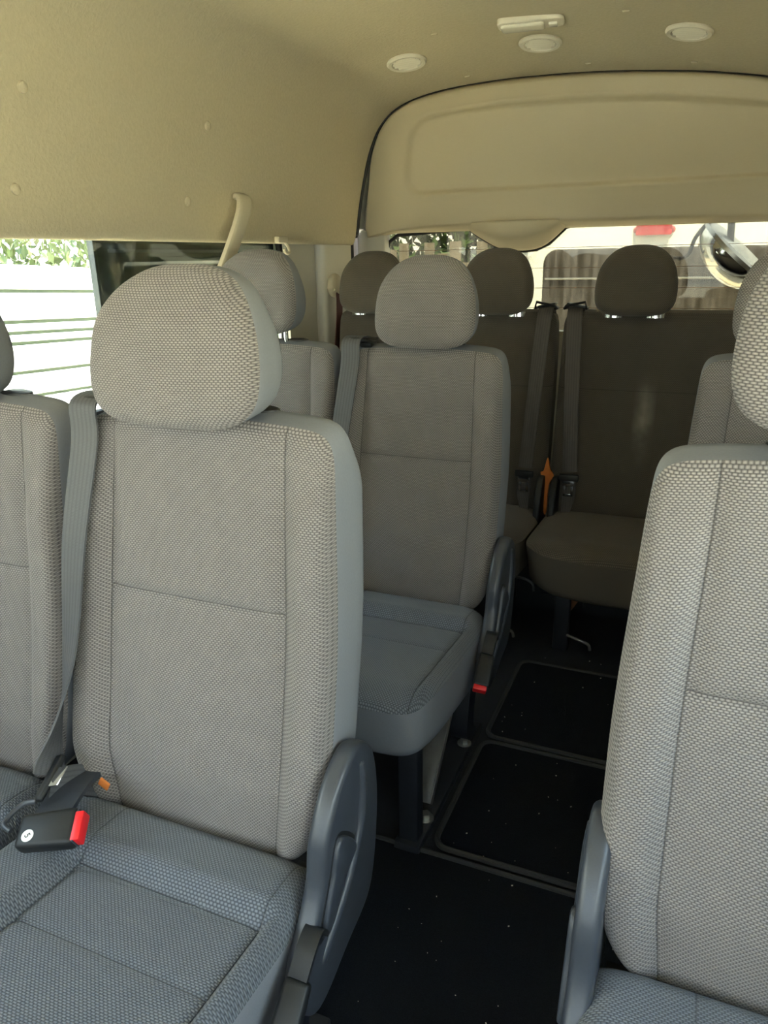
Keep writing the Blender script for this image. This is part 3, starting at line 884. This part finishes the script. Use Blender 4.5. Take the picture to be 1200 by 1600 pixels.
# trim plugs in the headliner
def surf(y, z):
    s = sect(y); s = s[:len(s)//2]
    for p, q in zip(s, s[1:]):
        if p.z <= z <= q.z and p.x > CX-.85: 
            t = (z-p.z)/(q.z-p.z); pt = p.lerp(q, t); n = Vector((q.z-p.z, 0, -(q.x-p.x))).normalized(); return pt, n
for (y, z, lab) in ((1.165, 1.455, 'small round headliner plug, upper left of the four on the curved side'), (1.735, 1.466, 'small round headliner plug, upper right of the four on the curved side'),
                    (1.142, 1.282, 'small round headliner plug, lower left of the four on the curved side'), (1.672, 1.289, 'small round headliner plug, nearest the cream grab handle')):
    pt, n = surf(y, z)
    bm = bmesh.new(); add_tube(bm, [pt-n*.002, pt+n*.0045, pt+n*.007], [.0115, .0100, .005], 18)
    o = finish('trim_plug', bm, M['headliner']); tag(o, lab, 'plug', 'headliner plugs')
for (x, y, lab) in ((-.78, 2.22, 'tiny ceiling clip between the left vent and the dome lamp'), (-.27, 2.19, 'tiny ceiling clip between the dome lamp and the right vent'),
                    (-.80, 2.60, 'tiny ceiling clip left, near the top edge of the tailgate panel'), (-.42, 2.60, 'tiny ceiling clip near the middle of the tailgate panel edge'), (-.12, 2.60, 'tiny ceiling clip right, near the tailgate panel edge')):
    zz = hz(x, y)
    bm = bmesh.new(); add_tube(bm, [(x, y, zz+.001), (x, y, zz-.003)], [.011, .008], 14)
    for v in bm.verts: v.co.y = y+(v.co.y-y)*.5
    o = finish('ceiling_clip', bm, M['headliner']); tag(o, lab, 'clip', 'ceiling clips')

# grab handle strip on the left
gh = empty('grab_handle', (-1.19, 1.84, 1.29), 'cream slanted grab handle on the left side below the headliner', 'handle')
pts = [Vector(p)-Vector((-1.19, 1.84, 1.29)) for p in catmull([(-1.222, 1.875, 1.312), (-1.200, 1.862, 1.300), (-1.190, 1.835, 1.262), (-1.196, 1.795, 1.195), (-1.215, 1.75, 1.11), (-1.255, 1.72, 1.02)], 6)]
bm = bmesh.new(); rows = []
for i, p in enumerate(pts):
    t = (pts[min(i+1, len(pts)-1)]-pts[max(0, i-1)]).normalized(); a = Vector((0, 1, 0)); a = (a-t*a.dot(t)).normalized(); nn = t.cross(a)
    w = .025*(1-.25*(i < 2)) ; d = .010
    rows.append([bm.verts.new(p+a*w*math.copysign(abs(math.cos(th))**.6, math.cos(th))+nn*d*math.copysign(abs(math.sin(th))**.6, math.sin(th))) for th in [2*PI*q/16 for q in range(16)]])
for A, B in zip(rows, rows[1:]):
    for q in range(16): bm.faces.new((A[q], A[(q+1) % 16], B[(q+1) % 16], B[q]))
bm.faces.new(rows[0]); bm.faces.new(rows[-1]); finish('grip', bm, M['cream'], gh)
ch = empty('coat_hook', (-1.235, 2.11, 1.20), 'small cream coat hook under the left headliner edge', 'hook')
bm = bmesh.new(); add_box(bm, (0, 0, .004), (.02, .055, .020), None, .005); finish('base', bm, M['cream'], ch)
tube('hook', catmull([(.0, .018, 0), (.012, .020, -.018), (.016, .018, -.032), (.014, .0, -.034), (.014, -.008, -.022)], 5), .0048, M['cream'], ch)

# ---------------------------------------------------------------- floor mats
def mat_(x0, x1, y0, y1, label, z=.004):
    r = .03
    out = []
    for cx_, cy_, a0 in ((x1-r, y1-r, 0), (x0+r, y1-r, 90), (x0+r, y0+r, 180), (x1-r, y0+r, 270)):
        for q in range(5):
            an = math.radians(a0+22.5*q); out.append((cx_+r*math.cos(an), cy_+r*math.sin(an)))
    e = empty('floor_mat', ((x0+x1)/2, (y0+y1)/2, 0), label, 'mat')
    cxm, cym = (x0+x1)/2, (y0+y1)/2
    out = [(a-cxm, b-cym) for a, b in out]
    prism('carpet', out, lambda a, b, t: Vector((a, b, t)), .0005, .008, M['mat'], e, bev=.002)
    bm = bmesh.new(); P = [Vector((a, b, .007)) for a, b in out]; P.append(P[0]); add_tube(bm, P, .0065, 8, cap=False)
    finish('binding', bm, M['binding'], e)
mat_(-.60, .46, .10, 1.128, 'large black carpet mat in the lower aisle, closest to the camera')
mat_(-.40, -.0, 1.150, 1.525, 'black carpet mat in mid aisle between the right seat and middle bench legs')
mat_(-.40, .42, 1.545, 1.94, 'black carpet mat in the aisle in front of the back row')
bm = bmesh.new()
for i in range(90):
    x, y = random.uniform(-.40, .02), random.uniform(.55, 2.1); s = random.uniform(.0006, .0017)
    add_box(bm, (x, y, .009+s/2), (s*random.uniform(1, 2.2), s, s), Matrix.Rotation(random.uniform(0, 3), 3, 'Z'), 0)
o = finish('crumbs', bm, M['crumb'], smooth=False); tag(o, 'pale crumbs and grit scattered over the black aisle carpet', 'crumbs', kind='stuff')

# ---------------------------------------------------------------- outside
bm = bmesh.new(); bmesh.ops.create_grid(bm, x_segments=1, y_segments=1, size=40)
for v in bm.verts: v.co.z = -.62
tag(finish('ground', bm, M['concrete'], smooth=False), kind='structure')
fd = Vector((-.026, 1, -.047)).normalized()
fen = empty('slat_fence', (-2.7, 1.3, -.6), 'bright white horizontal board fence outside the left window', 'fence')
EDG = [1.208, 1.093, .966, .920, .876, .752, .647, .45, .25, .05, -.2, -.5]
def fbox(z0, z1, th, mat, name, xo=0):
    bm = bmesh.new(); L = 5.0
    c = Vector((-xo, 0, (z0+z1)/2+.6))
    vs = add_box(bm, (0, 0, 0), (th, L, z1-z0), None, .004)
    for v in bm.verts: v.co = Vector((v.co.x - xo + fd.x*v.co.y, v.co.y, v.co.z+(z0+z1)/2+.6+fd.z*v.co.y))
    return finish(name, bm, mat, fen)
for z0, z1 in zip(EDG[1:], EDG[:-1]): fbox(z0+.008, z1-.008, .03, M['fence'], 'board')
fbox(-.5, 1.19, .02, M['fencegap'], 'backing', .03)

def foliage(name, c, size, n, mat, label, leaf=.05, cat='hedge', seed=1):
    rnd = random.Random(seed); bm = bmesh.new()
    for i in range(n):
        p = Vector([rnd.uniform(-1, 1) for _ in range(3)])
        # bias to the shell
        p = Vector((math.copysign(abs(p.x)**.6, p.x)*size[0], p.y*size[1], p.z*size[2]))
        l = leaf*rnd.uniform(.6, 1.4)
        R_ = Matrix.Rotation(rnd.uniform(0, 6.3), 3, 'Z') @ Matrix.Rotation(rnd.uniform(0, 3.1), 3, 'X') @ Matrix.Rotation(rnd.uniform(0, 6.3), 3, 'Y')
        q = [bm.verts.new(p+R_@Vector(d)) for d in ((0, -l, 0), (l*.45, 0, l*.1), (0, l, 0), (-l*.45, 0, l*.1))]
        bm.faces.new(q)
    o = finish(name, bm, mat, smooth=False, normals=False); o.location = c
    return tag(o, label, cat)
foliage('hedge', (-4.2, 2.6, 1.0), (.5, 3.2, 1.5), 22000, M['leaf'], 'sunlit green hedge above the white fence outside the left window', .045, seed=3)
foliage('shrub', (-3.5, 7.4, 1.0), (2.0, .5, 1.6), 14000, M['leafdk'], 'green shrub behind wooden palings seen through the rear window', .07, 'shrub', 5)
pf = empty('paling_fence', (-2.4, 6.4, -.62), 'weathered grey-brown paling fence beyond the rear window, left side', 'fence')
for i in range(22):
    w = .10; box('paling', (-1.3+i*.118, random.uniform(-.01, .01), .85), (w*random.uniform(.85, 1.1), .02, 1.7+random.uniform(0, .5)), M['wood'], pf, bev=.003)
# small dark fixture above the fence
br = empty('fixture', (-2.72, 1.12, 1.36), 'small dark metal fixture above the white fence at the left edge', 'fixture')
box('box', (0, 0, 0), (.06, .07, .05), M['galv'], br, bev=.006)
bm = bmesh.new(); add_tube(bm, [(0, .03, .0), (0, .12, -.005)], .005, 6); add_tube(bm, [(0, .0, -.02), (0, -.03, -.10)], .005, 6); add_tube(bm, [(0, .01, -.02), (0, .06, -.10)], .005, 6); add_tube(bm, [(0, .12, .02), (0, .12, -.02)], .006, 6)
finish('stand', bm, M['galv'], br)

# white van parked behind
vn = empty('parked_van', (.0, 4.7, -.62), 'white van parked behind, seen through the dirty rear window', 'van')
VX0, VX1 = -1.06, .74
def rbox(name, x0, x1, z0, z1, y0, y1, r, mat, parent):
    out = rr_out((x1-x0)/2, (z1-z0)/2, r)
    return prism(name, out, lambda a, b, t: Vector((a+(x0+x1)/2, t, b+(z0+z1)/2)), y0, y1, mat, parent, bev=.05, seg=4)
vb = rbox('body', VX0, VX1, .3, 2.10, 0, 4.2, .16, M['bodywhite'], vn)
rbox('rear_window', VX0+.09, VX1-.09, 1.05, 1.815, -.012, .1, .10, M['carglass'], vn)
bm = bmesh.new(); add_box(bm, (-.16, -.02, 1.63), (1.55, .012, .012), None, .003); finish('window_trim', bm, M['zinc'], vn)
rbox('brake_lamp', -.455, -.22, 1.868, 1.912, -.03, .05, .02, M['taillamp'], vn)
for s in (-1, 1):
    bm = bmesh.new(); bmesh.ops.create_cone(bm, cap_ends=True, segments=28, radius1=.32, radius2=.32, depth=.22)
    for v in bm.verts: v.co = Vector(((VX0+VX1)/2+s*.75+v.co.z, .9+v.co.x, .32+v.co.y))
    finish('wheel', bm, M['black'], vn)

# round rear-view mirror outside the tailgate glass
mr = empty('reversing_mirror', (.02, 2.99, 1.19), 'round reversing mirror on a dark arm outside the rear window', 'mirror')
ax = Vector((.72, -.15, .80)).normalized()     # flat back faces up-right, dome bulges down-left
Rm = Vector((0, 0, 1)).rotation_difference(ax).to_matrix()
Rr = .145; bm = bmesh.new(); seg = 36; rings = []
for i in range(9):
    th = PI/2*i/8; rings.append([bm.verts.new(Vector((Rr*math.cos(th)*math.cos(2*PI*q/seg), Rr*math.cos(th)*math.sin(2*PI*q/seg), -.105*math.sin(th))) if i < 8 else Vector((.001*math.cos(2*PI*q/seg), .001*math.sin(2*PI*q/seg), -.105))) for q in range(seg)])
for A, B in zip(rings, rings[1:]):
    for q in range(seg): bm.faces.new((A[q], A[(q+1) % seg], B[(q+1) % seg], B[q]))
MC = Vector((.045, 0, -.048))
for v in bm.verts: v.co = Rm@v.co + MC
finish('convex_glass', bm, M['chrome'], mr, angle=None)
bm = bmesh.new(); add_tube(bm, [Vector((0, 0, -.002)), Vector((0, 0, .012)), Vector((0, 0, .016))], [Rr*1.04, Rr*1.04, Rr*.9], 36)
for v in bm.verts: v.co = Rm@Vector((v.co.x, v.co.y, v.co.z)) + MC
finish('housing', bm, M['zinc'], mr)
tube('arm', catmull([(.01, -.02, .13), (-.02, -.02, .085), (-.06, -.02, .05), (-.095, -.02, .0), (-.11, -.02, -.05), (-.135, -.02, -.065), (-.17, -.02, -.06)], 6), .007, M['black'], mr)
tube('upper_arm', [(.01, -.02, .13), (.015, -.01, .07), (.02, 0, -.03)], .012, M['black'], mr)

# ---------------------------------------------------------------- light
w = bpy.data.worlds.new('World'); S.world = w; w.use_nodes = True
nt = w.node_tree; nt.nodes.clear()
out = nt.nodes.new('ShaderNodeOutputWorld'); bg = nt.nodes.new('ShaderNodeBackground')
tc = nt.nodes.new('ShaderNodeTexCoord'); sp = nt.nodes.new('ShaderNodeSeparateXYZ')
nt.links.new(tc.outputs['Generated'], sp.inputs[0])
rmp = nt.nodes.new('ShaderNodeValToRGB'); nt.links.new(mth(nt, 'MULTIPLY_ADD', sp.outputs[2], .5, .5), rmp.inputs[0])
rmp.color_ramp.elements[0].position = .5; rmp.color_ramp.elements[0].color = (1.0, .95, .88, 1)
e = rmp.color_ramp.elements.new(.64); e.color = (.58, .74, 1.0, 1)
rmp.color_ramp.elements[1].position = 1.0; rmp.color_ramp.elements[1].color = (.40, .60, 1.0, 1)
nt.links.new(rmp.outputs[0], bg.inputs[0]); bg.inputs[1].default_value = 4.3
nt.links.new(bg.outputs[0], out.inputs[0])
sl = bpy.data.lights.new('sun', 'SUN'); sl.energy = 22; sl.color = (1, .93, .80); sl.angle = .01
so = bpy.data.objects.new('sun', sl); COL.objects.link(so)
sd = Vector((.22, -.35, .92)).normalized()
so.rotation_euler = sd.to_track_quat('Z', 'Y').to_euler()

# ---------------------------------------------------------------- camera
cam = bpy.data.cameras.new('camera'); co = bpy.data.objects.new('camera', cam); COL.objects.link(co)
Rv = Vector((0.92067828, 0.38990412, -0.01806337)); Uv = Vector((-0.11038718, 0.30448717, 0.94609843)); Fv = Vector((-0.37438774, 0.86905831, -0.32337514))
co.matrix_world = Matrix.Translation((0, 0, 1.144)) @ Matrix((Rv, Uv, -Fv)).transposed().to_4x4()
cam.sensor_fit = 'VERTICAL'; cam.sensor_height = 36; cam.sensor_width = 27; cam.lens = 36*1158.9/1600; cam.clip_start = .02
S.camera = co
S.view_settings.view_transform = 'Standard'; S.view_settings.look = 'None'; S.view_settings.gamma = 1; S.view_settings.use_curve_mapping = False
S.view_settings.exposure = 1.62
